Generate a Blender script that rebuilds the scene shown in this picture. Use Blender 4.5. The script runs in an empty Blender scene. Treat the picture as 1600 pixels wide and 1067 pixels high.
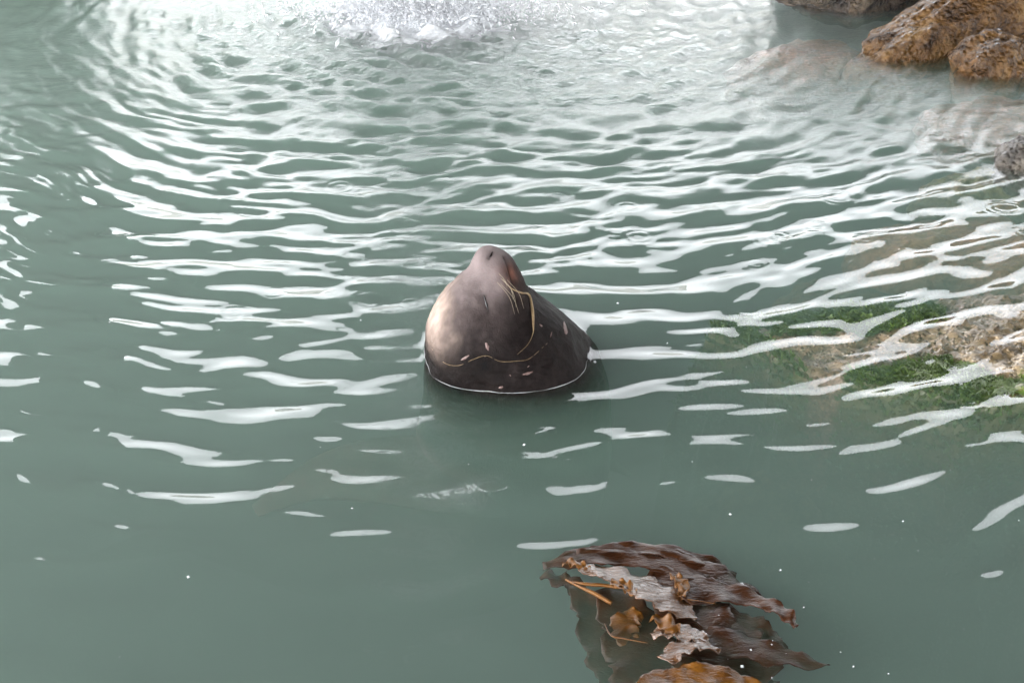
import bpy, bmesh, math, random
import numpy as np
from mathutils import Vector, Matrix
from mathutils.bvhtree import BVHTree

R = math.radians
scene = bpy.context.scene
C = scene.collection

# ---------------------------------------------------------------- camera
cam_data = bpy.data.cameras.new('camera')
cam = bpy.data.objects.new('camera', cam_data)
C.objects.link(cam)
cam.location = (0, 0, 2.6)
cam.rotation_euler = (R(90 - 29), 0, 0)
cam_data.sensor_width = 36
cam_data.lens = 18 / math.tan(R(19))
cam_data.clip_end = 2000
scene.camera = cam

# ---------------------------------------------------------------- world: overcast daylight
SUN_EL, SUN_AZ = R(62), R(-100)          # azimuth measured from +Y (view direction) towards +X
world = bpy.data.worlds.new('World')
scene.world = world
world.use_nodes = True
wn, wl = world.node_tree.nodes, world.node_tree.links
wn.clear()
sky = wn.new('ShaderNodeTexSky')
sky.sky_type = 'NISHITA'
sky.sun_disc = False
sky.sun_elevation = SUN_EL
sky.sun_rotation = SUN_AZ
sky.air_density = 1.0
sky.dust_density = 4.0
sky.ozone_density = 1.0
hs = wn.new('ShaderNodeHueSaturation')
hs.inputs['Value'].default_value = 1.5
hs.inputs['Saturation'].default_value = 0.13     # cloud cover takes the blue out
bg = wn.new('ShaderNodeBackground')
bg.inputs['Strength'].default_value = 0.15
wo = wn.new('ShaderNodeOutputWorld')
wl.new(sky.outputs[0], hs.inputs['Color'])
wl.new(hs.outputs[0], bg.inputs['Color'])
wl.new(bg.outputs[0], wo.inputs['Surface'])

sun_data = bpy.data.lights.new('sun', 'SUN')
sun_data.energy = 0.5
sun_data.angle = R(40)
sun_data.color = (1.0, 0.96, 0.9)
sun = bpy.data.objects.new('sun', sun_data)
C.objects.link(sun)
sd = Vector((math.sin(SUN_AZ) * math.cos(SUN_EL), math.cos(SUN_AZ) * math.cos(SUN_EL), math.sin(SUN_EL)))
sun.rotation_euler = sd.to_track_quat('Z', 'Y').to_euler()

scene.view_settings.view_transform = 'Standard'
scene.view_settings.look = 'None'
scene.view_settings.exposure = 3.3
scene.view_settings.gamma = 1
scene.render.engine = 'CYCLES'
scene.cycles.use_denoising = True
scene.cycles.max_bounces = 8
scene.cycles.volume_bounces = 0
scene.cycles.transparent_max_bounces = 16
scene.cycles.sample_clamp_indirect = 6

# ---------------------------------------------------------------- helpers
rng = np.random.default_rng(7)
random.seed(7)

def hash3(ix, iy, iz, seed):
    h = (ix.astype(np.int64) * 374761393 + iy.astype(np.int64) * 668265263 + iz.astype(np.int64) * 2147483647 + seed * 1274126177) & 0xFFFFFFFF
    h = ((h ^ (h >> 13)) * 1274126177) & 0xFFFFFFFF
    h = (h ^ (h >> 16)) & 0xFFFFFFFF
    return h / 4294967295.0

def vnoise(x, y, z=None, seed=0):
    x = np.asarray(x, float); y = np.asarray(y, float)
    z = np.zeros_like(x) if z is None else np.asarray(z, float)
    ix, iy, iz = np.floor(x), np.floor(y), np.floor(z)
    fx, fy, fz = x - ix, y - iy, z - iz
    f = lambda t: t * t * t * (t * (t * 6 - 15) + 10)
    u, v, w = f(fx), f(fy), f(fz)
    g = lambda a, b, c: hash3(ix + a, iy + b, iz + c, seed)
    x00 = g(0, 0, 0) * (1 - u) + g(1, 0, 0) * u
    x10 = g(0, 1, 0) * (1 - u) + g(1, 1, 0) * u
    x01 = g(0, 0, 1) * (1 - u) + g(1, 0, 1) * u
    x11 = g(0, 1, 1) * (1 - u) + g(1, 1, 1) * u
    return ((x00 * (1 - v) + x10 * v) * (1 - w) + (x01 * (1 - v) + x11 * v) * w) * 2 - 1

def fbm(x, y, z=None, octaves=4, seed=0, gain=0.5):
    x = np.asarray(x, float); y = np.asarray(y, float)
    z = np.zeros_like(x) if z is None else np.asarray(z, float)
    s = np.zeros_like(x); a = 1.0; t = 0.0
    for o in range(octaves):
        k = 2.03 ** o
        s += a * vnoise(x * k + 11.3 * o, y * k - 7.1 * o, z * k + 3.7 * o, seed + o)
        t += a; a *= gain
    return s / t

def sstep(a, b, x):
    t = np.clip((x - a) / (b - a), 0, 1)
    return t * t * (3 - 2 * t)

def mesh_np(name, verts, faces, smooth=True):
    me = bpy.data.meshes.new(name)
    verts = np.asarray(verts, np.float32); faces = np.asarray(faces, np.int32)
    n = faces.shape[1]
    me.vertices.add(len(verts)); me.vertices.foreach_set('co', verts.ravel())
    me.loops.add(faces.size); me.loops.foreach_set('vertex_index', faces.ravel())
    me.polygons.add(len(faces))
    me.polygons.foreach_set('loop_start', np.arange(len(faces), dtype=np.int32) * n)
    me.polygons.foreach_set('use_smooth', np.full(len(faces), smooth))
    me.update(calc_edges=True); me.validate()
    return me

def link(name, me, mat=None, parent=None, label=None, cat=None, group=None, kind=None):
    o = bpy.data.objects.new(name, me)
    C.objects.link(o)
    if mat and me is not None and len(me.materials) == 0: me.materials.append(mat)
    if parent: o.parent = parent
    if label: o['label'] = label
    if cat: o['category'] = cat
    if group: o['group'] = group
    if kind: o['kind'] = kind
    return o

def float_attr(me, name, values):
    a = me.attributes.new(name, 'FLOAT', 'POINT')
    a.data.foreach_set('value', np.asarray(values, np.float32))

def color_attr(me, name, rgb):
    a = me.attributes.new(name, 'FLOAT_COLOR', 'POINT')
    rgba = np.ones((len(rgb), 4), np.float32); rgba[:, :3] = rgb
    a.data.foreach_set('color', rgba.ravel())

def get_co(me):
    v = np.empty(len(me.vertices) * 3, np.float32); me.vertices.foreach_get('co', v)
    return v.reshape(-1, 3).astype(float)

def get_no(me):
    v = np.empty(len(me.vertices) * 3, np.float32); me.vertex_normals.foreach_get('vector', v)
    return v.reshape(-1, 3).astype(float)

def grid_faces(nx, ny):                       # vertex index = j * nx + i
    i, j = np.meshgrid(np.arange(nx - 1), np.arange(ny - 1))
    a = (j * nx + i).ravel()
    return np.stack([a, a + 1, a + 1 + nx, a + nx], 1)

class Nodes:
    def __init__(self, name):
        self.m = bpy.data.materials.new(name); self.m.use_nodes = True
        self.n = self.m.node_tree.nodes; self.l = self.m.node_tree.links
        self.n.clear(); self.out = self.n.new('ShaderNodeOutputMaterial')
    def new(self, t, **kw):
        n = self.n.new('ShaderNode' + t)
        for k, v in kw.items():
            if k in n.inputs.keys() if hasattr(n, 'inputs') else False: n.inputs[k].default_value = v
            else: setattr(n, k, v)
        return n
    def link(self, a, b): self.l.new(a, b)
    def coord(self, kind='Object'): return self.new('TexCoord').outputs[kind]
    def noise(self, scale, detail=4, rough=0.55, vec=None, dist=0.0):
        n = self.new('TexNoise'); n.inputs['Scale'].default_value = scale; n.inputs['Detail'].default_value = detail
        n.inputs['Roughness'].default_value = rough; n.inputs['Distortion'].default_value = dist
        if vec is not None: self.link(vec, n.inputs['Vector'])
        return n.outputs['Fac']
    def ramp(self, fac, stops):
        r = self.new('ValToRGB'); cr = r.color_ramp
        while len(cr.elements) < len(stops): cr.elements.new(0.5)
        for e, (p, c) in zip(cr.elements, stops):
            e.position = p; e.color = (c[0], c[1], c[2], 1) if isinstance(c, tuple) else (c, c, c, 1)
        self.link(fac, r.inputs['Fac']); return r.outputs['Color']
    def mix(self, fac, a, b, blend='MIX'):
        m = self.new('Mix', data_type='RGBA', blend_type=blend)
        for s, v in ((m.inputs[0], fac), (m.inputs[6], a), (m.inputs[7], b)):
            if hasattr(v, 'is_linked') or isinstance(v, bpy.types.NodeSocket): self.link(v, s)
            elif isinstance(v, tuple): s.default_value = (v[0], v[1], v[2], 1)
            else: s.default_value = v
        return m.outputs[2]
    def math(self, op, a, b=None, clamp=False):
        m = self.new('Math', operation=op, use_clamp=clamp)
        for s, v in ((m.inputs[0], a), (m.inputs[1], b)):
            if v is None: continue
            if isinstance(v, bpy.types.NodeSocket): self.link(v, s)
            else: s.default_value = v
        return m.outputs[0]
    def bump(self, height, strength=0.5, dist=0.01, normal=None):
        b = self.new('Bump'); b.inputs['Strength'].default_value = strength; b.inputs['Distance'].default_value = dist
        self.link(height, b.inputs['Height'])
        if normal is not None: self.link(normal, b.inputs['Normal'])
        return b.outputs['Normal']
    def attr(self, name, out='Fac'):
        a = self.new('Attribute', attribute_name=name); return a.outputs[out]
    def principled(self, base, rough=0.5, normal=None, **kw):
        p = self.new('BsdfPrincipled')
        for key, v in (('Base Color', base), ('Roughness', rough), ('Normal', normal)):
            if v is None: continue
            if isinstance(v, bpy.types.NodeSocket): self.link(v, p.inputs[key])
            elif isinstance(v, tuple): p.inputs[key].default_value = (v[0], v[1], v[2], 1)
            else: p.inputs[key].default_value = v
        for k, v in kw.items(): p.inputs[k.replace('_', ' ')].default_value = v
        self.link(p.outputs[0], self.out.inputs['Surface']); return p

# ---------------------------------------------------------------- shape of the place (metres, water level z = 0)
SPLASH = np.array([-0.56, 8.66])
NECK_C, NECK_RX, NECK_RY, NECK_N = np.array([-0.022, 4.61]), 0.292, 0.286, 2.7

def neck_distance(x, y):                      # rough distance outside the animal's waterline
    u, v = (x - NECK_C[0]) / NECK_RX, (y - NECK_C[1]) / NECK_RY
    q = (np.abs(u) ** NECK_N + np.abs(v) ** NECK_N) ** (1 / NECK_N)
    return (q - 1) * 0.29

LEDGE = np.array([(0.60, 4.96), (0.80, 4.76), (1.05, 4.56), (1.30, 4.42), (1.54, 4.31), (1.80, 4.24), (2.7, 4.02),
                  (3.6, 4.6), (3.4, 5.5), (2.05, 5.34), (1.55, 5.30), (1.15, 5.24), (0.80, 5.12)])

def poly_sdf(x, y, poly):                     # > 0 inside
    d = np.full(x.shape, 1e9); inside = np.zeros(x.shape, bool)
    n = len(poly)
    for i in range(n):
        ax, ay = poly[i]; bx, by = poly[(i + 1) % n]
        ex, ey = bx - ax, by - ay
        t = np.clip(((x - ax) * ex + (y - ay) * ey) / (ex * ex + ey * ey), 0, 1)
        d = np.minimum(d, np.hypot(x - ax - t * ex, y - ay - t * ey))
        c = (ay > y) != (by > y)
        inside ^= c & (x < (bx - ax) * (y - ay) / (by - ay + 1e-12) + ax)
    return np.where(inside, d, -d)

def ledge_height(x, y):
    w = 0.09 * fbm(x * 3.1, y * 3.1, seed=31) + 0.035 * fbm(x * 11, y * 11, seed=33)
    s = poly_sdf(x, y, LEDGE) + w
    top = -0.080 + 0.055 * sstep(0.75, 1.75, x) + 0.022 * sstep(1.6, 2.2, x) - 0.10 * sstep(4.85, 5.35, y)
    top = top + 0.030 * fbm(x * 4, y * 4, octaves=3, seed=37) + 0.022 * fbm(x * 16, y * 16, octaves=3, seed=39)
    return -1.5 + (top + 1.5) * sstep(-0.06, 0.08, s) ** 0.7

# ---------------------------------------------------------------- water surface
def wave_height(x, y):
    wx = x + 0.09 * fbm(x * 1.8, y * 1.8, octaves=3, seed=3)
    wy = y + 0.09 * fbm(x * 1.8, y * 1.8, octaves=3, seed=5)
    h = np.zeros_like(x)
    rs = np.hypot(x - SPLASH[0], (y - SPLASH[1]))
    r_ = np.random.default_rng(21)
    N = 84
    calm = 0.20 + 0.80 * sstep(-2.9, -1.1, x + 0.25 * (y - 6))          # sheltered on the left
    for i in range(N):
        lam = math.exp(r_.uniform(math.log(0.060), math.log(0.30)))
        k = 2 * math.pi / lam
        sx = SPLASH[0] + r_.normal(0.1, 1.0); sy = SPLASH[1] + abs(r_.normal(0, 0.45)) - 0.1
        r = np.hypot(wx - sx, wy - sy)
        reach = 1.6 + 7.0 * lam
        env = np.exp(-np.maximum(rs - 0.6, 0) / reach) * calm
        slope = 0.074 * (1.15 if lam > 0.2 else 0.85)
        q = r_.uniform(0, 6.283, 4); b = r_.uniform(3.5, 8.0); b2 = r_.uniform(-3, 3)
        patch = 0.62 + 0.62 * np.sin(b * x + b2 * y + q[0]) * np.sin(1.7 * x - 2.3 * y + q[1]) + 0.35 * np.sin(0.8 * b * x + 1.3 * y + q[2])
        h += slope * 1.15 / k * env * patch * np.cos(k * r + q[3])
    # slow cross swell, the same everywhere
    for i in range(26):
        lam = r_.uniform(0.08, 0.26); k = 2 * math.pi / lam
        a = r_.normal(-1.57, 0.75)
        ph = k * (wx * math.cos(a) + wy * math.sin(a)) + r_.uniform(0, 6.283)
        h += 0.021 / k * np.exp(-np.maximum(rs - 0.6, 0) / (1.7 + 6 * lam)) * np.cos(ph)
    for i in range(12):
        lam = r_.uniform(0.17, 0.46); k = 2 * math.pi / lam
        a = r_.normal(-1.45, 0.55)
        ph = k * (wx * math.cos(a) + wy * math.sin(a)) + r_.uniform(0, 6.283)
        h += 0.0125 / k * np.cos(ph)
    # churned water close to the fall
    near = np.exp(-(rs / 1.1) ** 2)
    h += near * (0.030 * fbm(x * 6, y * 6, octaves=4, seed=51) + 0.006 * fbm(x * 30, y * 30, octaves=2, seed=53))
    return h

def drop_rings(x, y, h):
    r_ = np.random.default_rng(5)
    for i in range(60):
        if i < 50: cx, cy = r_.normal(0.25, 1.0), r_.uniform(4.9, 7.8)
        else: cx, cy = r_.uniform(-0.6, 2.4), r_.uniform(3.9, 6.0)
        r0 = r_.uniform(0.015, 0.075); lam = r_.uniform(0.026, 0.038); a = r_.uniform(0.0005, 0.0012)
        ii = np.where((np.abs(x[0] - cx) < r0 + 0.07))[0]; jj = np.where((np.abs(y[:, 0] - cy) < r0 + 0.07))[0]
        if not len(ii) or not len(jj): continue
        s = (slice(jj[0], jj[-1] + 1), slice(ii[0], ii[-1] + 1))
        r = np.hypot(x[s] - cx, y[s] - cy)
        h[s] += a * np.cos(2 * math.pi * (r - r0) / lam) * np.exp(-((r - r0) / (1.1 * lam)) ** 2)

def grow(start, step, end, f=1.28):
    out = []; p = start; s = step
    while abs(p) < abs(end) or (p - start) * (end - start) < 0 or abs(p - start) < abs(end - start):
        s *= f; p = p + math.copysign(s, end - start); out.append(p)
        if len(out) > 200: break
    return out

xs = np.arange(-3.7, 3.8, 0.0082); ys = np.arange(2.6, 9.6, 0.0072)
xs = np.concatenate([np.array(grow(xs[0], 0.009, -150))[::-1], xs, grow(xs[-1], 0.009, 150)])
ys = np.concatenate([np.array(grow(ys[0], 0.0072, -60))[::-1], ys, grow(ys[-1], 0.0072, 300)])
X, Y = np.meshgrid(xs, ys)
H = wave_height(X, Y)
drop_rings(X, Y, H)
out = np.maximum(np.maximum(-3.6 - X, X - 3.7), np.maximum(2.7 - Y, Y - 9.5))
H *= 1 - sstep(0, 0.8, out)
dn = neck_distance(X, Y)
H = H * (0.25 + 0.75 * sstep(0.0, 0.25, dn)) + 0.007 * np.exp(-np.maximum(dn, 0) / 0.010)
H *= 1 - 0.75 * np.exp(-(((X - 0.5) / 0.5) ** 2 + ((Y - 3.05) / 0.42) ** 2))       # kelp calms the ripples

m = Nodes('sea_water')
vec = m.coord('Object')
mp = m.new('Mapping'); m.link(vec, mp.inputs['Vector']); mp.inputs['Scale'].default_value = (1, 1.6, 1)
geo = m.new('NewGeometry')
dist = m.new('VectorMath', operation='DISTANCE'); m.link(geo.outputs['Position'], dist.inputs[0])
squash = m.new('VectorMath', operation='MULTIPLY'); m.link(geo.outputs['Position'], squash.inputs[0]); squash.inputs[1].default_value = (0.62, 1, 1)
dist2 = m.new('VectorMath', operation='DISTANCE'); m.link(squash.outputs[0], dist2.inputs[0]); dist2.inputs[1].default_value = (0.1, SPLASH[1], 0); dist.inputs[1].default_value = (SPLASH[0], SPLASH[1], 0)
near = m.new('MapRange'); m.link(dist2.outputs['Value'], near.inputs[0])
near.inputs[1].default_value = 3.2; near.inputs[2].default_value = 0.6; near.inputs[3].default_value = 0.0; near.inputs[4].default_value = 1.0
fine = m.noise(30, 5, 0.66, mp.outputs[0], 0.8)
fine_h = m.math('MULTIPLY', fine, m.math('POWER', near.outputs[0], 1.9))
nrm = m.bump(fine_h, 0.9, 0.016)
# reflectance of water (Schlick), the same from above and below
dt = m.new('VectorMath', operation='DOT_PRODUCT'); m.link(nrm, dt.inputs[0]); m.link(geo.outputs['Incoming'], dt.inputs[1])
om = m.math('SUBTRACT', 1.0, m.math('ABSOLUTE', dt.outputs['Value']), clamp=True)
refl = m.math('ADD', m.math('MULTIPLY', m.math('POWER', om, 5.0), 0.98), 0.021)
gl = m.new('BsdfGlossy'); gl.inputs['Roughness'].default_value = 0.004; m.link(nrm, gl.inputs['Normal'])
tr = m.new('BsdfTransparent')
surf = m.new('MixShader'); m.link(refl, surf.inputs[0]); m.link(tr.outputs[0], surf.inputs[1]); m.link(gl.outputs[0], surf.inputs[2])
# foam lying on the churned water round the fall
foam_n = m.noise(9, 6, 0.65, vec, 1.2)
foam_r = m.new('MapRange'); m.link(dist.outputs['Value'], foam_r.inputs[0])
foam_r.inputs[1].default_value = 0.85; foam_r.inputs[2].default_value = 0.1; foam_r.inputs[3].default_value = -0.45; foam_r.inputs[4].default_value = 0.7
foam = m.math('MULTIPLY', m.math('ADD', m.math('SUBTRACT', foam_n, 0.45), foam_r.outputs[0]), 2.2, clamp=True)
fd = m.new('BsdfDiffuse'); fd.inputs['Color'].default_value = (0.75, 0.77, 0.79, 1); m.link(nrm, fd.inputs['Normal'])
surf2 = m.new('MixShader'); m.link(foam, surf2.inputs[0]); m.link(surf.outputs[0], surf2.inputs[1]); m.link(fd.outputs[0], surf2.inputs[2])
m.link(surf2.outputs[0], m.out.inputs['Surface'])
vs = m.new('VolumeScatter'); vs.inputs['Color'].default_value = (0.53, 0.90, 0.68, 1); vs.inputs['Density'].default_value = 1.2
va = m.new('VolumeAbsorption'); va.inputs['Color'].default_value = (0.05, 0.16, 0.10, 1); va.inputs['Density'].default_value = 0.95
vadd = m.new('AddShader'); m.link(vs.outputs[0], vadd.inputs[0]); m.link(va.outputs[0], vadd.inputs[1])
m.link(vadd.outputs[0], m.out.inputs['Volume'])
WATER = m.m
link('water', mesh_np('water', np.stack([X.ravel(), Y.ravel(), H.ravel()], 1), grid_faces(len(xs), len(ys))), WATER,
     label='murky green sea water rippled by the fall of water', kind='structure')
del X, Y, H

# seabed
m = Nodes('silt')
m.principled(m.ramp(m.noise(1.3, 5, 0.6, m.coord()), [(0.3, (0.05, 0.06, 0.05)), (0.7, (0.13, 0.13, 0.10))]), 0.9)
sx = np.concatenate([np.array(grow(-6, 0.2, -160))[::-1], np.arange(-6, 6.01, 0.2), grow(6, 0.2, 160)])
sy = np.concatenate([np.array(grow(1, 0.2, -70))[::-1], np.arange(1, 13.01, 0.2), grow(13, 0.2, 320)])
SX, SY = np.meshgrid(sx, sy)
SZ = -1.75 + 0.1 * fbm(SX, SY, seed=9)
link('seabed', mesh_np('seabed', np.stack([SX.ravel(), SY.ravel(), SZ.ravel()], 1), grid_faces(len(sx), len(sy))), m.m,
     label='dark silty seabed under the murky water', kind='structure')

# ---------------------------------------------------------------- unseen jetty overhead (mirrored dark in the water), deck stretched to cut sky light
m = Nodes('tarred_timber')
m.principled(m.ramp(m.noise(3, 6, 0.7, m.coord()), [(0.3, (0.025, 0.022, 0.02)), (0.7, (0.07, 0.06, 0.05))]), 0.8)
TIMBER = m.m
def box_mesh(name, sx_, sy_, sz_, bev=0.0):
    bm = bmesh.new(); bmesh.ops.create_cube(bm, size=1)
    bmesh.ops.scale(bm, vec=(sx_, sy_, sz_), verts=bm.verts)
    if bev: bmesh.ops.bevel(bm, geom=bm.edges[:], offset=bev, segments=2, affect='EDGES')
    me = bpy.data.meshes.new(name); bm.to_mesh(me); bm.free(); return me
JZ, JY0, JY1, JX0, JX1 = 6.2, -9.0, 17.6, -9.5, 30.0
jetty = link('jetty', None, label='unseen dark timber jetty deck on piles, stretched over the pool to block sky light', cat='jetty')
jetty.location = (0, (JY0 + JY1) / 2, 0)
pl = box_mesh('plank', JX1 - JX0, 0.285, 0.08, 0.008); pl.materials.append(TIMBER)
ny = int((JY1 - JY0) / 0.29)
for k in range(ny):
    o = link('plank', pl, parent=jetty); o.location = ((JX0 + JX1) / 2 + random.uniform(-.05, .05), -(JY1 - JY0) / 2 + 0.145 + k * 0.29, JZ + 0.25 + random.uniform(0, 0.006))
be = box_mesh('beam', 0.3, JY1 - JY0, 0.42, 0.02); be.materials.append(TIMBER)
for k in range(9):
    o = link('beam', be, parent=jetty); o.location = (JX0 + 0.5 + k * (JX1 - JX0 - 1) / 8, 0, JZ)
def tube_mesh(name, r0, r1, z0, z1, seg=20):
    bm = bmesh.new()
    bmesh.ops.create_cone(bm, cap_ends=True, segments=seg, radius1=r0, radius2=r1, depth=z1 - z0)
    bmesh.ops.translate(bm, vec=(0, 0, (z0 + z1) / 2), verts=bm.verts)
    me = bpy.data.meshes.new(name); bm.to_mesh(me); bm.free()
    for p in me.polygons: p.use_smooth = len(p.vertices) == 4
    return me
pi_me = tube_mesh('pile', 0.24, 0.21, -1.9, JZ - 0.2); pi_me.materials.append(TIMBER)
for (x, y) in ((-6.0, 13.6), (-4.6, 10.6), (-6.2, 10.4), (7.5, 10.4), (10.5, 10.4), (-9.0, 10.4), (-9, 15), (9, 15)):
    o = link('pile', pi_me, parent=jetty); o.location = (x, y - (JY0 + JY1) / 2, 0)

pier = box_mesh('pier', 0.8, 0.9, JZ + 1.6, 0.05); pier.materials.append(TIMBER)
o = link('pier', pier, parent=jetty); o.location = (-3.4, 10.7 - (JY0 + JY1) / 2, (JZ - 1.9) / 2)

# ---------------------------------------------------------------- sea lion (one skin, nose to the sky, chest to the right)
def ring_pts(c, u, v, rd, rv, rl, n, seg=72):
    t = np.linspace(0, 2 * math.pi, seg, endpoint=False)
    cu, sv = np.cos(t), np.sin(t)
    a = np.sign(cu) * np.abs(cu) ** (2 / n); b = np.sign(sv) * np.abs(sv) ** (2 / n)
    ru = np.where(a > 0, rv, rd)
    return np.asarray(c)[None] + np.outer(a * ru, u) + np.outer(b * rl, v)

def loft(rings):                              # closed skin through the rings with end caps
    seg = len(rings[0]); V = np.concatenate(rings + [rings[0].mean(0)[None], rings[-1].mean(0)[None]])
    F = []
    for k in range(len(rings) - 1):
        for i in range(seg):
            j = (i + 1) % seg
            F.append((k * seg + i, k * seg + j, (k + 1) * seg + j, (k + 1) * seg + i))
    n = len(rings) * seg
    T = [(i, n, (i + 1) % seg) for i in range(seg)]
    o = (len(rings) - 1) * seg
    T += [(o + (i + 1) % seg, n + 1, o + i) for i in range(seg)]
    return V, F + T

def catmull(P, sub):
    P = np.asarray(P, float); out = []
    Q = np.vstack([2 * P[0] - P[1], P, 2 * P[-1] - P[-2]])
    for i in range(len(P) - 1):
        p0, p1, p2, p3 = Q[i:i + 4]
        for s in np.linspace(0, 1, sub, endpoint=False):
            out.append(0.5 * (2 * p1 + (p2 - p0) * s + (2 * p0 - 5 * p1 + 4 * p2 - p3) * s ** 2 + (3 * p1 - p0 - 3 * p2 + p3) * s ** 3))
    out.append(P[-1]); return np.array(out)

ZS = 0.925                                    # height of the raised head
head = [  # z, back edge x, chest edge x, half depth, centre y
    (0.433, -0.098, -0.068, 0.018, 4.632), (0.424, -0.115, -0.047, 0.042, 4.629), (0.408, -0.128, -0.018, 0.059, 4.626),
    (0.386, -0.138, 0.004, 0.077, 4.622), (0.360, -0.149, 0.018, 0.094, 4.618), (0.330, -0.169, 0.032, 0.113, 4.613),
    (0.300, -0.199, 0.042, 0.136, 4.608), (0.265, -0.226, 0.055, 0.158, 4.605), (0.225, -0.256, 0.082, 0.192, 4.605),
    (0.170, -0.283, 0.145, 0.230, 4.605), (0.110, -0.300, 0.202, 0.260, 4.607), (0.030, -0.311, 0.256, 0.280, 4.610),
    (-0.060, -0.316, 0.322, 0.294, 4.615), (-0.200, -0.325, 0.358, 0.322, 4.630)]
head = [(a * ZS if a > 0 else a, b, c, d, e) for a, b, c, d, e in head]
rows = []                                     # cx, cy, cz, angle, dorsal, ventral, lateral, exponent
for z, xl, xr, ry, cy in head:
    c = (xl + xr) / 2
    rows.append((c, cy, z, 0, (xr - xl) / 2, (xr - xl) / 2, ry, 2.0 + 0.6 * float(sstep(0.25, 0.0, np.array(z))) if z < 0.25 else 2.0))
rows += [(0.0, 4.65, -0.42, 12, .36, .37, .35, 2.4), (-0.06, 4.70, -0.68, 32, .36, .38, .36, 2.2), (-0.24, 4.78, -0.90, 58, .33, .36, .34, 2.1),
         (-0.52, 4.88, -1.03, 78, .28, .30, .30, 2), (-0.85, 4.98, -1.10, 88, .22, .22, .23, 2), (-1.15, 5.05, -1.12, 90, .14, .14, .16, 2),
         (-1.38, 5.10, -1.13, 90, .07, .07, .10, 2), (-1.47, 5.12, -1.13, 90, .02, .02, .03, 2)]
rows = catmull(rows, 5)
rings = []
for (cx, cy, cz, a, rd, rv, rl, n) in rows:
    a = R(a)
    rings.append(ring_pts((cx, cy, cz), (math.cos(a), 0, -math.sin(a)), (0, 1, 0), max(rd, .008), max(rv, .008), max(rl, .008), max(n, 1.9)))
shells = [loft(rings)]
def flipper(path, widths, thick, side):       # flat paddle along a path; side = direction of its width
    P = catmull(path, 6); Wd = catmull(np.array(widths)[:, None], 6)[:, 0]; T = catmull(np.array(thick)[:, None], 6)[:, 0]
    rr = []
    for i in range(len(P)):
        d = P[min(i + 1, len(P) - 1)] - P[max(i - 1, 0)]; d /= np.linalg.norm(d)
        w = np.asarray(side, float); w = w - d * w.dot(d); w /= np.linalg.norm(w); nn = np.cross(d, w)
        rr.append(ring_pts(P[i], w, nn, Wd[i], Wd[i], T[i], 2, 28))
    return loft(rr)
shells += [
    flipper([(0.0, 4.52, -0.46), (-0.20, 4.42, -0.40), (-0.45, 4.40, -0.36), (-0.68, 4.36, -0.37), (-0.90, 4.26, -0.44)], [.18, .19, .18, .13, .04], [.09, .06, .035, .022, .012], (0.15, 1, 0.1)),
    flipper([(0.05, 4.85, -0.50), (0.22, 5.02, -0.66), (0.38, 5.2, -0.85), (0.5, 5.4, -1.05)], [.15, .13, .10, .03], [.08, .05, .03, .012], (1, 0, -0.6)),
    flipper([(-1.3, 5.05, -1.13), (-1.52, 5.02, -1.15), (-1.75, 4.95, -1.17)], [.06, .09, .03], [.04, .02, .01], (0, 1, 0)),
    flipper([(-1.3, 5.14, -1.13), (-1.52, 5.22, -1.15), (-1.75, 5.32, -1.17)], [.06, .09, .03], [.04, .02, .01], (0, 1, 0))]
bm = bmesh.new()
for V, F in shells:
    vs_ = [bm.verts.new(p) for p in V]
    for f in F: bm.faces.new([vs_[i] for i in f])
bmesh.ops.recalc_face_normals(bm, faces=bm.faces[:])
raw = bpy.data.meshes.new('raw_body'); bm.to_mesh(raw); bm.free()
tmp = bpy.data.objects.new('raw_body', raw); C.objects.link(tmp)
md = tmp.modifiers.new('skin', 'REMESH'); md.mode = 'VOXEL'; md.voxel_size = 0.0058; md.use_smooth_shade = True
dg = bpy.context.evaluated_depsgraph_get()
body = bpy.data.meshes.new_from_object(tmp.evaluated_get(dg))
bpy.data.objects.remove(tmp); bpy.data.meshes.remove(raw)
body.name = 'sea_lion'
bvh = BVHTree.FromPolygons([tuple(v.co) for v in body.vertices], [tuple(p.vertices) for p in body.polygons])
def on_skin(x, z, lift=0.0):
    z *= ZS
    return skin_at(x, z, lift)
def skin_at(x, z, lift=0.0):                  # point on the flank that faces the open side
    hit, no, _, _ = bvh.ray_cast(Vector((x, 3.0, z)), Vector((0, 1, 0)))
    if hit is None:
        hit, no, _, _ = bvh.find_nearest(Vector((x, 4.6, z)))
    return np.array(hit + no * lift)
def seg_dist(P, pts):
    d = np.full(len(P), 1e9)
    for a, b in zip(pts[:-1], pts[1:]):
        e = b - a; t = np.clip(((P - a) @ e) / (e @ e), 0, 1)
        d = np.minimum(d, np.linalg.norm(P - a - t[:, None] * e, axis=1))
    return d
P = get_co(body); N_ = get_no(body)
x, y, z = P.T; z = np.where(z > 0, z / ZS, z)
eye = [on_skin(-0.094, 0.312), on_skin(-0.087, 0.292), on_skin(-0.080, 0.268)]
mouth = [on_skin(-0.028, 0.412), on_skin(-0.012, 0.375), on_skin(0.002, 0.335), on_skin(0.008, 0.300), on_skin(0.012, 0.27)]
nostril = [on_skin(-0.079, 0.418), on_skin(-0.066, 0.428)]
ear = on_skin(-0.10, 0.165)
G = lambda d, w: np.exp(-(d / w) ** 2)
dd = np.zeros(len(P))
de = seg_dist(P, eye)
dd += -0.007 * G(de, 0.030) + 0.008 * G(np.linalg.norm(P - (eye[1] + np.array([-0.028, 0, 0.01])), axis=1), 0.026)
dd += 0.006 * G(np.linalg.norm(P - (eye[1] + np.array([0.024, 0, -0.012])), axis=1), 0.018) - 0.003 * G(de, 0.0055)
dm = seg_dist(P, mouth)
dd += -0.0075 * G(dm, 0.008)
dd += 0.012 * G(np.linalg.norm(P - on_skin(-0.040, 0.372), axis=1), 0.030)          # whisker pad
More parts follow.
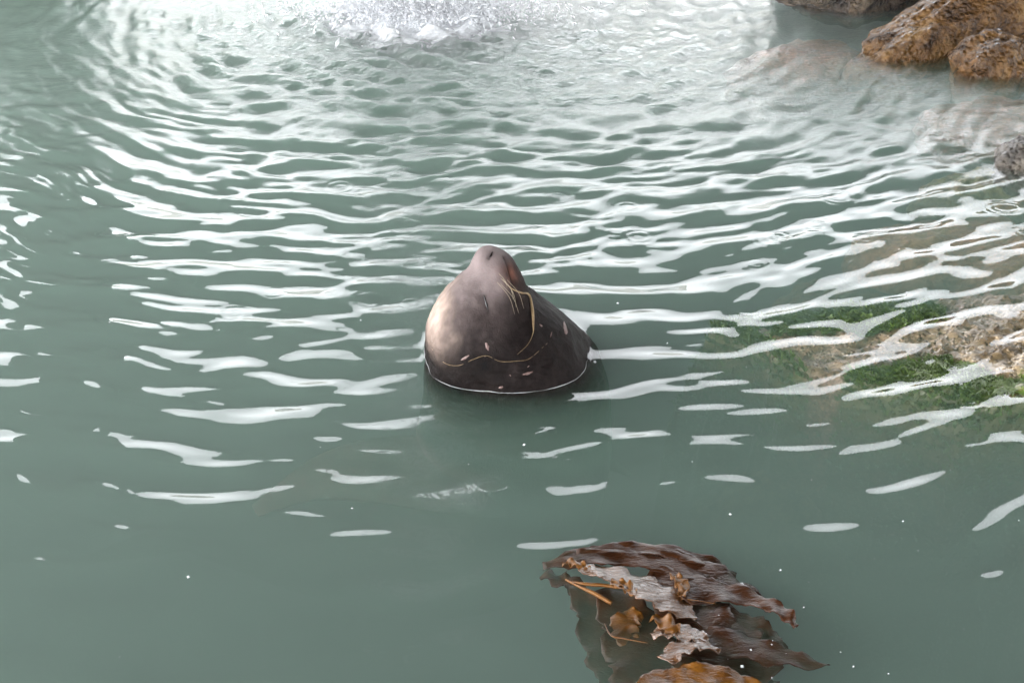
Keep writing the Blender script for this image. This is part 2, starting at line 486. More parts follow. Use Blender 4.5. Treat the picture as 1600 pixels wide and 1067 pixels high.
dd += -0.005 * G(np.linalg.norm(P - on_skin(-0.050, 0.325), axis=1), 0.022)         # hollow behind it
dd += -0.007 * G(seg_dist(P, nostril), 0.006)
dd += 0.006 * G(np.linalg.norm(P - on_skin(-0.105, 0.405), axis=1), 0.020)          # nose pad
up = sstep(-0.3, 0.0, z)
dd += up * 0.011 * fbm(x * 7, y * 7, z * 7, 3, 61) * sstep(0.42, 0.25, z)
dd += up * 0.0028 * fbm(x * 26, y * 26, z * 20, 3, 67) * sstep(0.42, 0.30, z)
fold = fbm(x * 5, y * 5, z * 22 + 3 * x, 3, 71)
dd += -0.010 * up * sstep(0.28, 0.12, z) * np.clip(0.14 - np.abs(fold), 0, 1) / 0.14 * sstep(-0.2, 0.5, fbm(x * 6, y * 6, z * 6, 2, 73))
P2 = P + N_ * dd[:, None]
body.vertices.foreach_set('co', P2.astype(np.float32).ravel())
body.update()
# coat colours: tan forehead, grey muzzle, rusty whisker pad, near-black wet neck and chest, left light and right shade painted in
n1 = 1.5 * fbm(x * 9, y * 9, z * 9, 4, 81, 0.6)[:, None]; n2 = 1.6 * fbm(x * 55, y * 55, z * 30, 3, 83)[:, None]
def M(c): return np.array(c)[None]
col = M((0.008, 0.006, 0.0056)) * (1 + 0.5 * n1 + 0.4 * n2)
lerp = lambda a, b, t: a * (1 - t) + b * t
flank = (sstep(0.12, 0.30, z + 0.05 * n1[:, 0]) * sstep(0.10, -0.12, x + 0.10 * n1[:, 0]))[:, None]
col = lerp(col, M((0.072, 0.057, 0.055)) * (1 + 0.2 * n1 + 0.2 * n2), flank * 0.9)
tan = (sstep(-0.15, -0.29, x + 0.04 * n1[:, 0]) * sstep(0.05, 0.20, z) * sstep(0.40, 0.30, z))[:, None]  # dry tan fur, brightened further as the side towards the light
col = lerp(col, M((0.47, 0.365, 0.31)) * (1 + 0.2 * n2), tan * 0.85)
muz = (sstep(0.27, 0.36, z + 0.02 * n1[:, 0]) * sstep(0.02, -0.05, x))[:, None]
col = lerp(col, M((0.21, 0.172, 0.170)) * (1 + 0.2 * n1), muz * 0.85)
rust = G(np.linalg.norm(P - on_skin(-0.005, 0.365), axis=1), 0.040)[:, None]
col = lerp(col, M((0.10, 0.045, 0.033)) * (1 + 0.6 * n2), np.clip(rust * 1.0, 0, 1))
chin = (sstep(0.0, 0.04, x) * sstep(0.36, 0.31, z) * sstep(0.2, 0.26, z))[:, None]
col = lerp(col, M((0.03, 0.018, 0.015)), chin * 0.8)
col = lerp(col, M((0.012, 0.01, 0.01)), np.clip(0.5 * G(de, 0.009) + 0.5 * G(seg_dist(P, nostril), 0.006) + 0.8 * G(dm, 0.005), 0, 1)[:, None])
chest_shade = (sstep(-0.06, 0.07, x + 0.05 * n1[:, 0] - 0.25 * np.clip(z - 0.2, 0, 1)) * sstep(0.40, 0.30, z))[:, None]  # right side blackened as shade, on top of the wet fur tone
col = lerp(col, M((0.011, 0.008, 0.0075)) * (1 + 0.4 * n2), chest_shade * 0.9)
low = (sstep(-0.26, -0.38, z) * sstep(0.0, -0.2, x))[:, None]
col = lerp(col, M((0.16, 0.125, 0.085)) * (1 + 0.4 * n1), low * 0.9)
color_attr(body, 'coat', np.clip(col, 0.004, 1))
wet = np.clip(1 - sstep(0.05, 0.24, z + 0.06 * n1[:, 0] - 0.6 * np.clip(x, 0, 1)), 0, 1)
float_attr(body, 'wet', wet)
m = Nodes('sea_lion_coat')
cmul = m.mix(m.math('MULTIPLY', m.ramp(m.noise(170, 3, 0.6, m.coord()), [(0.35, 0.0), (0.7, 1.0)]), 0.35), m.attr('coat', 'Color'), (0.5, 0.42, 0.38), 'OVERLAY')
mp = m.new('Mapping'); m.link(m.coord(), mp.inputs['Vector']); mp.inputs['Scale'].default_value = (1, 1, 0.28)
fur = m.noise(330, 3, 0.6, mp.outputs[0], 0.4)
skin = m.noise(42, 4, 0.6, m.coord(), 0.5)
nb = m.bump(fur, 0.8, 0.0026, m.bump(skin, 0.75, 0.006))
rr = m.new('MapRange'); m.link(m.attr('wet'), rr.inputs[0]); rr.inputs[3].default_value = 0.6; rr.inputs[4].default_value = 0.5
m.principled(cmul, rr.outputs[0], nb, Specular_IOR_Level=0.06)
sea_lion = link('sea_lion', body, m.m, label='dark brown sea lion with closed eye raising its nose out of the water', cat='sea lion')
bvh = BVHTree.FromPolygons([tuple(v) for v in P2], [tuple(p.vertices) for p in body.polygons])

def tube(name, pts, radii, mat, parent=None, seg=7, sub=6, **kw):
    P_ = catmull(pts, sub); Rr = catmull(np.array(radii)[:, None], sub)[:, 0] if not np.isscalar(radii) else np.full(len(P_), radii)
    rr = []; ref = np.array([0.3, 0.5, 0.81])
    for i in range(len(P_)):
        d = P_[min(i + 1, len(P_) - 1)] - P_[max(i - 1, 0)]; d = d / (np.linalg.norm(d) + 1e-9)
        a = np.cross(d, ref); a /= np.linalg.norm(a) + 1e-9; b = np.cross(d, a)
        rr.append(ring_pts(P_[i], a, b, max(Rr[i], 1e-4), max(Rr[i], 1e-4), max(Rr[i], 1e-4), 2, seg))
    V, F = loft(rr)
    me = bpy.data.meshes.new(name); me.from_pydata([tuple(v) for v in V], [], F)
    for p in me.polygons: p.use_smooth = True
    return link(name, me, mat, parent, **kw)

m = Nodes('whisker_horn'); m.principled((0.30, 0.24, 0.17), 0.4); WHISK = m.m
wr = np.random.default_rng(3)
for k in range(7):
    r0 = on_skin(-0.055 + 0.04 * wr.random(), 0.345 + 0.045 * wr.random(), -0.002)
    Lw = wr.uniform(0.07, 0.14)
    tip = r0 + np.array([0.42 + 0.2 * wr.random(), -0.50 + 0.25 * wr.random(), -0.85]) * Lw * 0.9
    mid = (r0 + tip) / 2 + np.array([0.012, -0.018, 0.012])
    tube('whisker', [r0, mid, tip], [0.0007, 0.0006, 0.0003], WHISK, sea_lion, seg=5, sub=5)
# ear flap, rolled and small
ear = on_skin(-0.100, 0.172)
# old bites and raw patches
m = Nodes('scar_skin'); m.principled(m.ramp(m.noise(120, 3, 0.6, m.coord()), [(0.3, (0.09, 0.035, 0.030)), (0.7, (0.20, 0.14, 0.125))]), 0.45); SCAR = m.m
def scar(a, b, w, name='scar', mat=None):
    a = np.array(a); b = np.array(b); n = 9; V = []; F = []
    side = np.array([-(b - a)[1], (b - a)[0]]); side = side / np.linalg.norm(side)
    for i in range(n):
        t = i / (n - 1); hw = w * math.sin(math.pi * (0.06 + 0.88 * t)) ** 0.8 * (0.75 + 0.5 * random.random())
        for s in (-1, -0.4, 0.4, 1):
            q = a + (b - a) * t + side * hw * s
            V.append(tuple(on_skin(q[0], q[1], 0.0026 if abs(s) < 0.5 else -0.0012)))
    for i in range(n - 1):
        for j in range(3): F.append((i * 4 + j, i * 4 + j + 1, i * 4 + j + 5, i * 4 + j + 4))
    me = bpy.data.meshes.new(name); me.from_pydata(V, [], F)
    for p in me.polygons: p.use_smooth = True
    link(name, me, mat or SCAR, sea_lion)
m = Nodes('dark_slit'); m.principled((0.008, 0.006, 0.006), 0.25); SLIT = m.m
scar((-0.096, 0.314), (-0.080, 0.266), 0.0030, 'eye', SLIT)
scar((-0.077, 0.417), (-0.066, 0.427), 0.0024, 'nostril', SLIT)
scar((-0.172, 0.116), (-0.144, 0.138), 0.0045)
scar((-0.088, 0.180), (-0.079, 0.154), 0.0065)
scar((0.036, 0.073), (0.070, 0.078), 0.0055)
scar((0.180, 0.140), (0.192, 0.122), 0.004)
scar((-0.045, 0.024), (-0.030, 0.030), 0.006)
for k in range(5):
    a = np.array([wr.uniform(-0.2, 0.2), wr.uniform(0.05, 0.2)]); b = a + wr.uniform(-0.012, 0.012, 2)
    scar(a, b, wr.uniform(0.0012, 0.0022))
m = Nodes('dry_weed'); m.principled(m.ramp(m.noise(60, 3, 0.6, m.coord()), [(0.3, (0.12, 0.07, 0.03)), (0.7, (0.34, 0.24, 0.13))]), 0.6); WEED = m.m
strand = [on_skin(a, b, l) for a, b, l in ((-0.012, 0.335, .004), (0.007, 0.313, .007), (0.030, 0.296, .008), (0.048, 0.276, .007), (0.060, 0.252, .006), (0.068, 0.225, .005), (0.071, 0.20, .003), (0.070, 0.18, .002), (0.052, 0.158, .001), (0.017, 0.138, .001))]
tube('weed_strand', strand, [.0015, .0022, .003, .0033, .004, .005, .0035, .0012, .0006, .0005], WEED,
     label='pale straw coloured strand of weed hanging down the sea lion face', cat='seaweed')
line = [on_skin(a, b, 0.0012) for a, b in ((-0.275, 0.10), (-0.23, 0.088), (-0.18, 0.095), (-0.13, 0.125), (-0.085, 0.138), (-0.04, 0.120), (0.02, 0.118), (0.06, 0.120), (0.12, 0.14))]
tube('weed_thread', line, 0.0007, WEED, seg=5, label='thin thread of weed wrapped round the sea lion neck', cat='seaweed')

# ---------------------------------------------------------------- rocks
def rock_material(name, stops, rough=0.32, scale=5, cell=38, bump=0.8, lichen=None):
    m = Nodes(name); co = m.coord()
    c = m.ramp(m.noise(scale, 8, 0.68, co, 0.6), stops)
    vor = m.new('TexVoronoi'); vor.inputs['Scale'].default_value = cell; m.link(co, vor.inputs['Vector'])
    vr = m.ramp(vor.outputs['Distance'], [(0.0, 1.0), (0.55, 0.25)])
    c = m.mix(0.55, c, m.ramp(m.noise(cell * 0.8, 4, 0.7, co), [(0.32, 0.12), (0.68, 0.95)]), 'OVERLAY')
    if lichen:
        c = m.mix(m.ramp(m.noise(3.1, 5, 0.7, co, 1.0), [(0.5, 0.0), (0.62, 1.0)]), c, lichen)
    nb = m.bump(vr, bump, 0.02, m.bump(m.noise(11, 7, 0.7, co), 0.7, 0.06))
    m.principled(c, rough, nb); return m.m

BROWN = rock_material('weedy_rock', [(0.30, (0.022, 0.011, 0.006)), (0.50, (0.12, 0.058, 0.017)), (0.72, (0.24, 0.135, 0.045))], 0.22, 6, 30, 1.0)
DARK = rock_material('barnacled_rock', [(0.30, (0.030, 0.026, 0.024)), (0.52, (0.10, 0.085, 0.07)), (0.75, (0.30, 0.26, 0.20))], 0.3, 7, 34, 1.0)
OCHRE = rock_material('ochre_rock', [(0.28, (0.14, 0.085, 0.035)), (0.5, (0.36, 0.22, 0.085)), (0.72, (0.48, 0.36, 0.18))], 0.4, 5, 42, 0.6)
RED = rock_material('reddish_rock', [(0.28, (0.10, 0.055, 0.035)), (0.5, (0.30, 0.135, 0.07)), (0.72, (0.38, 0.26, 0.15))], 0.4, 5, 40, 0.6)
UMBER = rock_material('umber_rock', [(0.30, (0.020, 0.013, 0.009)), (0.52, (0.075, 0.050, 0.030)), (0.75, (0.24, 0.18, 0.11))], 0.22, 7, 34, 1.0)
GREENISH = rock_material('slimy_rock', [(0.28, (0.05, 0.07, 0.02)), (0.5, (0.20, 0.19, 0.06)), (0.72, (0.36, 0.32, 0.14))], 0.45, 5, 40, 0.5)

def boulder(name, loc, rad, mat, seed, rot=(0, 0, 0), sub=6, rough=0.22, fine=0.035, **kw):
    bm = bmesh.new(); bmesh.ops.create_icosphere(bm, subdivisions=sub, radius=1)
    me = bpy.data.meshes.new(name); bm.to_mesh(me); bm.free()
    p = get_co(me); d = p.copy()
    a = fbm(d[:, 0] * 1.1, d[:, 1] * 1.1, d[:, 2] * 1.1, 3, seed)
    b = fbm(d[:, 0] * 3.2, d[:, 1] * 3.2, d[:, 2] * 3.2, 4, seed + 20)
    ridge = 1 - np.abs(fbm(d[:, 0] * 1.7, d[:, 1] * 1.7, d[:, 2] * 1.7, 3, seed + 40)) * 2
    p *= (1 + rough * 1.3 * a + rough * 0.5 * b + rough * 0.35 * (ridge - 0.6))[:, None]
    p *= np.array(rad)[None]
    mr = float(np.mean(rad))
    q = p / 0.045
    nrm = d / np.array(rad)[None]; nrm /= np.linalg.norm(nrm, axis=1)[:, None]
    p += nrm * (fine * (0.45 * fbm(q[:, 0], q[:, 1], q[:, 2], 3, seed + 60) + 0.5 * fbm(q[:, 0] * 0.3, q[:, 1] * 0.3, q[:, 2] * 0.3, 2, seed + 80)))[:, None]
    me.vertices.foreach_set('co', p.astype(np.float32).ravel())
    for f in me.polygons: f.use_smooth = True
    me.update()
    o = link(name, me, mat, **kw); o.location = loc; o.rotation_euler = [R(v) for v in rot]
    return o

boulder('boulder', (2.12, 9.12, 0.16), (0.52, 0.42, 0.30), UMBER, 101, (0, 0, 20), label='brown barnacled boulder behind the dark gap between the rocks', cat='rock')
boulder('boulder', (3.00, 8.50, 0.16), (1.32, 0.27, 0.27), BROWN, 112, (0, -15, 31), label='long brown weed covered boulder sloping down into the water', cat='rock')
boulder('boulder', (2.60, 7.78, -0.02), (0.27, 0.20, 0.20), BROWN, 123, (0, -12, 35), 5, label='small amber humped rock beside the long weedy boulder', cat='rock')
boulder('boulder', (3.35, 8.75, 0.22), (0.55, 0.5, 0.42), DARK, 134, (10, 0, 40), label='dark wet rock leaning behind the long weedy boulder', cat='rock')
boulder('submerged_rock', (1.72, 8.25, -0.26), (0.46, 0.34, 0.21), RED, 145, (0, 0, 10), 5, label='reddish sunken rock in front of the brown barnacled boulder', cat='rock')
boulder('submerged_rock', (2.62, 7.25, -0.22), (0.55, 0.36, 0.17), RED, 156, (0, 0, -15), 5, label='pinkish sunken rock in the shallows below the amber humped rock', cat='rock')
boulder('submerged_rock', (1.92, 5.92, -0.34), (0.50, 0.36, 0.24), OCHRE, 167, (0, 0, 25), 5, label='ochre sunken rock behind the mossy ledge', cat='rock')
boulder('submerged_rock', (2.20, 6.42, -0.26), (0.30, 0.24, 0.20), GREENISH, 178, (0, 0, 5), 5, label='yellow green sunken rock beside the dark tip of stone', cat='rock')
boulder('boulder', (2.50, 6.42, -0.06), (0.26, 0.2, 0.15), DARK, 189, (0, 0, -20), 5, label='small dark stone just breaking the surface by the yellow green rock', cat='rock')
boulder('submerged_rock', (2.35, 5.65, -0.30), (0.50, 0.36, 0.24), OCHRE, 191, (0, 0, -10), 5, label='broad tan sunken rock joining the mossy ledge', cat='rock')
boulder('submerged_rock', (1.45, 5.62, -0.50), (0.42, 0.30, 0.24), GREENISH, 203, (0, 0, 10), 5, label='deep green sunken rock between the ochre rock and open water', cat='rock')
boulder('submerged_rock', (1.08, 4.72, -0.78), (0.36, 0.24, 0.24), GREENISH, 214, (0, 0, 15), 5, label='faint olive rock deep in front of the mossy ledge', cat='rock')

boulder('rocky_bank', (5.3, 12.3, 0.2), (1.9, 1.7, 2.2), OCHRE, 231, (0, 0, 25), 5, 0.25, 0.08, label='pale sandstone bank rising beyond the weedy boulders', cat='bank')
boulder('rocky_bank', (3.9, 11.9, 0.1), (1.1, 1.0, 1.5), RED, 242, (0, 0, -15), 5, 0.25, 0.06, label='brown stone outcrop standing between the weedy boulders and the pale bank', cat='bank')
boulder('rocky_bank', (-6.1, 11.0, 0.1), (2.0, 0.9, 2.1), DARK, 253, (0, 0, 8), 5, 0.2, 0.06, label='unseen dark rock added to block light and darken the far left water', cat='bank')  # added out of view to hold off front-left light and mirror dark
# low shore across the water
fx = np.linspace(-160, 160, 90); fy = np.linspace(70, 110, 10)
FX, FY = np.meshgrid(fx, fy)
FZ = -2 + (14 + 4 * fbm(FX / 30, FY / 30, seed=91) + 2 * fbm(FX / 7, FY / 7, seed=92)) * sstep(70, 86, FY)
m = Nodes('shore_scrub'); m.principled(m.ramp(m.noise(0.3, 5, 0.6, m.coord()), [(0.3, (0.12, 0.12, 0.11)), (0.7, (0.32, 0.31, 0.29))]), 0.9)
link('far_shore', mesh_np('far_shore', np.stack([FX.ravel(), FY.ravel(), FZ.ravel()], 1), grid_faces(90, 10)), m.m, label='low grey green shore across the water', kind='structure')

# mossy ledge
lx = np.arange(0.35, 3.8, 0.0125); ly = np.arange(3.8, 5.85, 0.0125)
LX, LY = np.meshgrid(lx, ly); LZ = ledge_height(LX, LY)
LZ = LZ + 0.012 * fbm(LX * 45, LY * 45, octaves=2, seed=41) * sstep(-0.4, -0.1, LZ)
me = mesh_np('mossy_ledge', np.stack([LX.ravel(), LY.ravel(), LZ.ravel()], 1), grid_faces(len(lx), len(ly)))
moss = sstep(0.0, 0.25, fbm(LX * 3.4, LY * 3.4, octaves=4, seed=43) + 0.38 * np.exp(-(np.maximum(poly_sdf(LX, LY, LEDGE), 0) / 0.20) ** 2) + 0.10 * sstep(1.5, 0.9, LX) + 0.02 - 0.5 * sstep(1.45, 2.0, LX) * sstep(4.4, 4.6, LY))
float_attr(me, 'moss', moss.ravel())
m = Nodes('ledge_stone'); co = m.coord()
c = m.ramp(m.noise(7, 8, 0.7, co, 0.5), [(0.3, (0.10, 0.065, 0.035)), (0.5, (0.27, 0.19, 0.10)), (0.72, (0.48, 0.38, 0.26))])
vor = m.new('TexVoronoi'); vor.inputs['Scale'].default_value = 55; m.link(co, vor.inputs['Vector'])
c = m.mix(0.6, c, m.ramp(m.noise(60, 4, 0.7, co), [(0.3, 0.1), (0.7, 0.95)]), 'OVERLAY')
c = m.mix(m.math('MULTIPLY', m.attr('moss'), 0.75), c, (0.085, 0.13, 0.025))
m.principled(c, 0.35, m.bump(m.ramp(vor.outputs['Distance'], [(0, 1.0), (0.5, 0.2)]), 0.9, 0.015))
link('mossy_ledge', me, m.m, label='pale gravelly rock ledge with green algae, sloping under the water', cat='rock')
ok = np.argwhere((moss > 0.35) & (LZ > -0.45) & (LX < 2.4))
ar = np.random.default_rng(12)
V = []; F = []
for k in range(24000):
    j, i = ok[ar.integers(len(ok))]
    b0 = np.array([lx[i] + ar.uniform(-.006, .006), ly[j] + ar.uniform(-.006, .006), LZ[j, i] - 0.004])
    hgt = ar.uniform(0.012, 0.038); a = ar.uniform(0, 6.283); w = ar.uniform(0.0025, 0.006)
    sway = np.array([ar.normal(-0.3, 0.5), ar.normal(-0.5, 0.5), 0]) * hgt
    s = np.array([math.cos(a), math.sin(a), 0]) * w
    t1 = b0 + sway * 0.35 + [0, 0, hgt * 0.6]; t2 = b0 + sway + [0, 0, hgt * 0.9]
    t1[2] = min(t1[2], -0.004); t2[2] = min(t2[2], -0.006)
    n = len(V); V += [b0 - s, b0 + s, t1 + s * 0.9, t1 - s * 0.9, t2]
    F += [(n, n + 1, n + 2), (n, n + 2, n + 3), (n + 3, n + 2, n + 4)]
m = Nodes('green_algae')
p = m.principled(m.ramp(m.noise(14, 4, 0.6, m.coord()), [(0.3, (0.055, 0.105, 0.014)), (0.7, (0.17, 0.26, 0.045))]), 0.5)
link('green_algae', mesh_np('green_algae', V, F), m.m, label='soft green algae growing on the rock ledge', kind='stuff')

# ---------------------------------------------------------------- kelp
def kelp_material(name, stops, rough, wrinkle, gloss=0.35):
    m = Nodes(name); co = m.coord()
    c = m.ramp(m.noise(7, 5, 0.65, co, 0.8), stops)
    mp = m.new('Mapping'); m.link(co, mp.inputs['Vector']); mp.inputs['Rotation'].default_value = (0, 0, R(35)); mp.inputs['Scale'].default_value = (1, 3.0, 1)
    nb = m.bump(m.noise(34, 4, 0.62, mp.outputs[0], 1.2), wrinkle, 0.006, m.bump(m.noise(14, 3, 0.5, co), 0.3, 0.02))
    p = m.principled(c, rough, nb, Specular_IOR_Level=0.15 + 0.5 * gloss)
    p.inputs['Coat Weight'].default_value = gloss; p.inputs['Coat Roughness'].default_value = 0.02
    m.link(nb, p.inputs['Coat Normal'])
    return m.m
KDARK = kelp_material('dark_kelp', [(0.3, (0.016, 0.006, 0.003)), (0.7, (0.060, 0.022, 0.008))], 0.3, 0.5, 0.07)
KWET = kelp_material('wet_kelp', [(0.3, (0.06, 0.024, 0.009)), (0.7, (0.12, 0.055, 0.022))], 0.2, 0.7, 0.6)
KAMBER = kelp_material('amber_kelp', [(0.3, (0.04, 0.014, 0.003)), (0.7, (0.19, 0.075, 0.010))], 0.3, 0.6, 0.2)
kelp = link('kelp_clump', None, label='clump of brown kelp blades floating at the surface', cat='kelp')
kelp.location = (0.45, 3.2, 0)
def blade(pts, widths, mat, seed, ruffle=0.010, curl=0.0, tilt=0.0, nx=14, sub=8, thick=0.0022):
    """a leathery blade: centre line, half widths, wavy torn margin"""
    base = np.array(kelp.location)
    Pc = catmull(pts, sub) - base[None]; Wd = catmull(np.array(widths)[:, None], sub)[:, 0]
    if seed in (1, 2, 3, 6, 7, 8, 9): Pc[:, 2] += 0.014; Wd = Wd * 1.12
    V = []; n = len(Pc); r_ = np.random.default_rng(seed)
    ph = r_.uniform(0, 6.28, 4)
    for i in range(n):
        d = Pc[min(i + 1, n - 1)] - Pc[max(i - 1, 0)]; d[2] = 0; d /= np.linalg.norm(d)
        s = np.array([-d[1], d[0], 0])
        for j in range(nx + 1):
            q = j / nx * 2 - 1
            edge = 1 + 0.10 * math.sin(i * 0.9 + ph[0] + (3 if q > 0 else 0)) + 0.07 * math.sin(i * 2.3 + ph[1] + (2 if q > 0 else 0)) + 0.05 * r_.normal()
            w = max(Wd[i], 0.002) * edge
            zz = ruffle * abs(q) ** 1.5 * math.sin(i * 0.8 + ph[2] + 2 * np.sign(q)) + curl * q * q + tilt * q * Wd[i] + 0.35 * ruffle * math.sin(i * 0.45 + 3 * q + ph[3])
            V.append(Pc[i] + s * q * w + np.array([0, 0, zz]))
    V = np.array(V); top = V + [0, 0, thick / 2]; bot = V - [0, 0, thick / 2]
    Fg = grid_faces(nx + 1, n); m0 = len(V)
    rim = []
    loop = [j for j in range(nx + 1)] + [i * (nx + 1) + nx for i in range(1, n)] + [(n - 1) * (nx + 1) + j for j in range(nx - 1, -1, -1)] + [i * (nx + 1) for i in range(n - 2, 0, -1)]
    for a, b in zip(loop, loop[1:] + loop[:1]): rim.append((b, a, a + m0, b + m0))
    me = mesh_np('blade', np.concatenate([top, bot]), np.concatenate([Fg, Fg[:, ::-1] + m0, np.array(rim)]))
    return link('blade', me, mat, kelp)
# dark blades drifting just under the surface
blade([(0.088, 3.413, -0.040), (0.184, 3.423, -0.020), (0.330, 3.425, -0.008), (0.490, 3.377, -0.012), (0.592, 3.315, -0.020), (0.687, 3.230, -0.020)], [.012, .035, .045, .050, .045, .012], KDARK, 1, 0.006)
blade([(0.185, 3.453, -0.020), (0.313, 3.452, -0.006), (0.441, 3.439, -0.005), (0.566, 3.402, -0.020), (0.639, 3.382, -0.050)], [.010, .022, .024, .022, .006], KDARK, 2, 0.005)
blade([(0.378, 3.337, -0.015), (0.515, 3.274, -0.010), (0.618, 3.243, -0.008), (0.699, 3.198, -0.005), (0.738, 3.144, 0.004), (0.758, 3.103, -0.006)], [.05, .052, .036, .024, .020, .006], KDARK, 3, 0.007)
blade([(0.092, 3.411, -0.050), (0.136, 3.356, -0.030), (0.180, 3.327, -0.030), (0.233, 3.280, -0.060)], [.02, .03, .03, .01], KDARK, 4, 0.008)
blade([(0.180, 3.327, -0.030), (0.229, 3.212, -0.050), (0.267, 3.090, -0.070), (0.295, 2.986, -0.100)], [.025, .055, .07, .06], KDARK, 5, 0.010)
blade([(0.269, 3.299, -0.030), (0.322, 3.160, -0.040), (0.356, 3.028, -0.060), (0.380, 2.904, -0.080)], [.04, .075, .09, .08], KDARK, 6, 0.012)
blade([(0.424, 3.244, -0.020), (0.501, 3.136, -0.020), (0.576, 3.044, -0.030), (0.664, 2.943, -0.050)], [.05, .085, .10, .06], KDARK, 7, 0.010)
blade([(0.490, 3.196, -0.025), (0.605, 3.135, -0.030), (0.684, 3.081, -0.040), (0.741, 3.053, -0.060)], [.05, .065, .05, .01], KDARK, 8, 0.010)
blade([(0.512, 3.084, -0.020), (0.642, 3.032, -0.020), (0.739, 3.006, -0.030), (0.834, 3.004, -0.050)], [.04, .045, .03, .006], KDARK, 9, 0.008)
blade([(0.441, 3.044, -0.030), (0.552, 2.980, -0.040), (0.678, 2.918, -0.060)], [.05, .075, .05], KDARK, 10, 0.010)
# blades lifted into the air, wet and shining
blade([(0.189, 3.354, 0.010), (0.260, 3.334, 0.014), (0.329, 3.289, 0.016), (0.404, 3.230, 0.014), (0.456, 3.182, 0.008), (0.494, 3.144, -0.000)], [.018, .042, .054, .060, .044, .010], KWET, 11, 0.005, 0.0, -0.22)
blade([(0.370, 3.074, 0.006), (0.417, 3.085, 0.012), (0.475, 3.069, 0.014), (0.515, 3.046, 0.008)], [.014, .036, .042, .014], KWET, 12, 0.006, 0.0, -0.22)
blade([(0.397, 2.963, 0.014), (0.433, 2.999, 0.022), (0.486, 3.024, 0.020), (0.543, 3.000, 0.012)], [.024, .032, .028, .008], KWET, 13, 0.006, 0.0, -0.22)
blade([(0.385, 2.909, 0.006), (0.450, 2.915, 0.018), (0.530, 2.898, 0.020), (0.593, 2.879, 0.012), (0.668, 2.838, 0.002)], [.014, .030, .034, .026, .008], KAMBER, 14, 0.006, 0.0, 0.12)
blade([(0.298, 2.840, 0.000), (0.375, 2.893, 0.012), (0.446, 2.877, 0.018), (0.498, 2.829, 0.010)], [.02, .038, .04, .02], KAMBER, 15, 0.006)
blade([(0.380, 3.152, 0.006), (0.410, 3.109, 0.020), (0.433, 3.077, 0.018), (0.445, 3.071, 0.004)], [.012, .022, .020, .006], KAMBER, 16, 0.010, 0.0, 0.2)
blade([(0.448, 3.325, 0.010), (0.465, 3.287, 0.024), (0.473, 3.256, 0.020), (0.460, 3.232, 0.008)], [.010, .018, .018, .006], KAMBER, 17, 0.012, 0.0, -0.2)
blade([(0.276, 3.295, 0.018), (0.304, 3.265, 0.026), (0.326, 3.250, 0.024), (0.337, 3.230, 0.014)], [.008, .018, .018, .006], KAMBER, 18, 0.010)
blade([(0.348, 3.179, 0.000), (0.321, 3.164, -0.010), (0.301, 3.123, -0.020), (0.325, 3.081, -0.040)], [.02, .034, .04, .02], KAMBER, 19, 0.010)
blade([(0.142, 3.385, 0.004), (0.172, 3.381, 0.012), (0.202, 3.363, 0.012), (0.226, 3.356, 0.004)], [.006, .014, .014, .004], KAMBER, 20, 0.008)
kl = Vector(kelp.location)
def stipe(pts, r):
    o = tube('stipe', [np.array(p) - np.array(kl) for p in pts], r, KAMBER, kelp, seg=8)
stipe([(0.150, 3.310, 0.006), (0.186, 3.274, 0.010), (0.229, 3.245, 0.008), (0.272, 3.214, 0.000)], [.003, .004, .006, .006])
stipe([(0.160, 3.299, 0.008), (0.204, 3.280, 0.014), (0.257, 3.279, 0.010), (0.301, 3.273, 0.006)], [.002, .005, .005, .004])
stipe([(0.249, 3.123, 0.004), (0.263, 3.071, 0.008), (0.296, 3.058, 0.008), (0.358, 3.043, 0.006)], [.0018, .0025, .002, .001])
stipe([(0.466, 3.228, 0.004), (0.508, 3.218, 0.006), (0.557, 3.209, 0.002)], [.0012, .0016, .0008])

# ---------------------------------------------------------------- falling water, spray and mist
m = Nodes('white_water')
d1 = m.new('BsdfDiffuse'); d1.inputs['Color'].default_value = (0.9, 0.91, 0.93, 1)
d2 = m.new('BsdfTranslucent'); d2.inputs['Color'].default_value = (0.9, 0.91, 0.93, 1)
tr = m.new('BsdfTransparent')
mx = m.new('MixShader'); mx.inputs[0].default_value = 0.5; m.link(d1.outputs[0], mx.inputs[1]); m.link(d2.outputs[0], mx.inputs[2])
mx2 = m.new('MixShader'); mx2.inputs[0].default_value = 0.25; m.link(mx.outputs[0], mx2.inputs[1]); m.link(tr.outputs[0], mx2.inputs[2])
m.link(mx2.outputs[0], m.out.inputs['Surface'])
WHITE = m.m
sr = np.random.default_rng(77)
octa_v = np.array([(1, 0, 0), (-1, 0, 0), (0, 1, 0), (0, -1, 0), (0, 0, 1), (0, 0, -1)], float)
octa_f = np.array([(0, 2, 4), (2, 1, 4), (1, 3, 4), (3, 0, 4), (2, 0, 5), (1, 2, 5), (3, 1, 5), (0, 3, 5)])
def droplets(name, centers, sizes, dirs, stretch, **kw):
    V = []; F = []
    for c, s, d, st in zip(centers, sizes, dirs, stretch):
        d = d / (np.linalg.norm(d) + 1e-9); a = np.cross(d, [0.31, 0.2, 0.93]); a /= np.linalg.norm(a) + 1e-9; b = np.cross(d, a)
        Mx = np.stack([a * s, b * s, d * s * st])
        F.append(octa_f + 6 * len(V)); V.append(octa_v @ Mx + c)
    return link(name, mesh_np(name, np.concatenate(V), np.concatenate(F)), WHITE, **kw)
cs = []; ss = []; ds = []; st = []
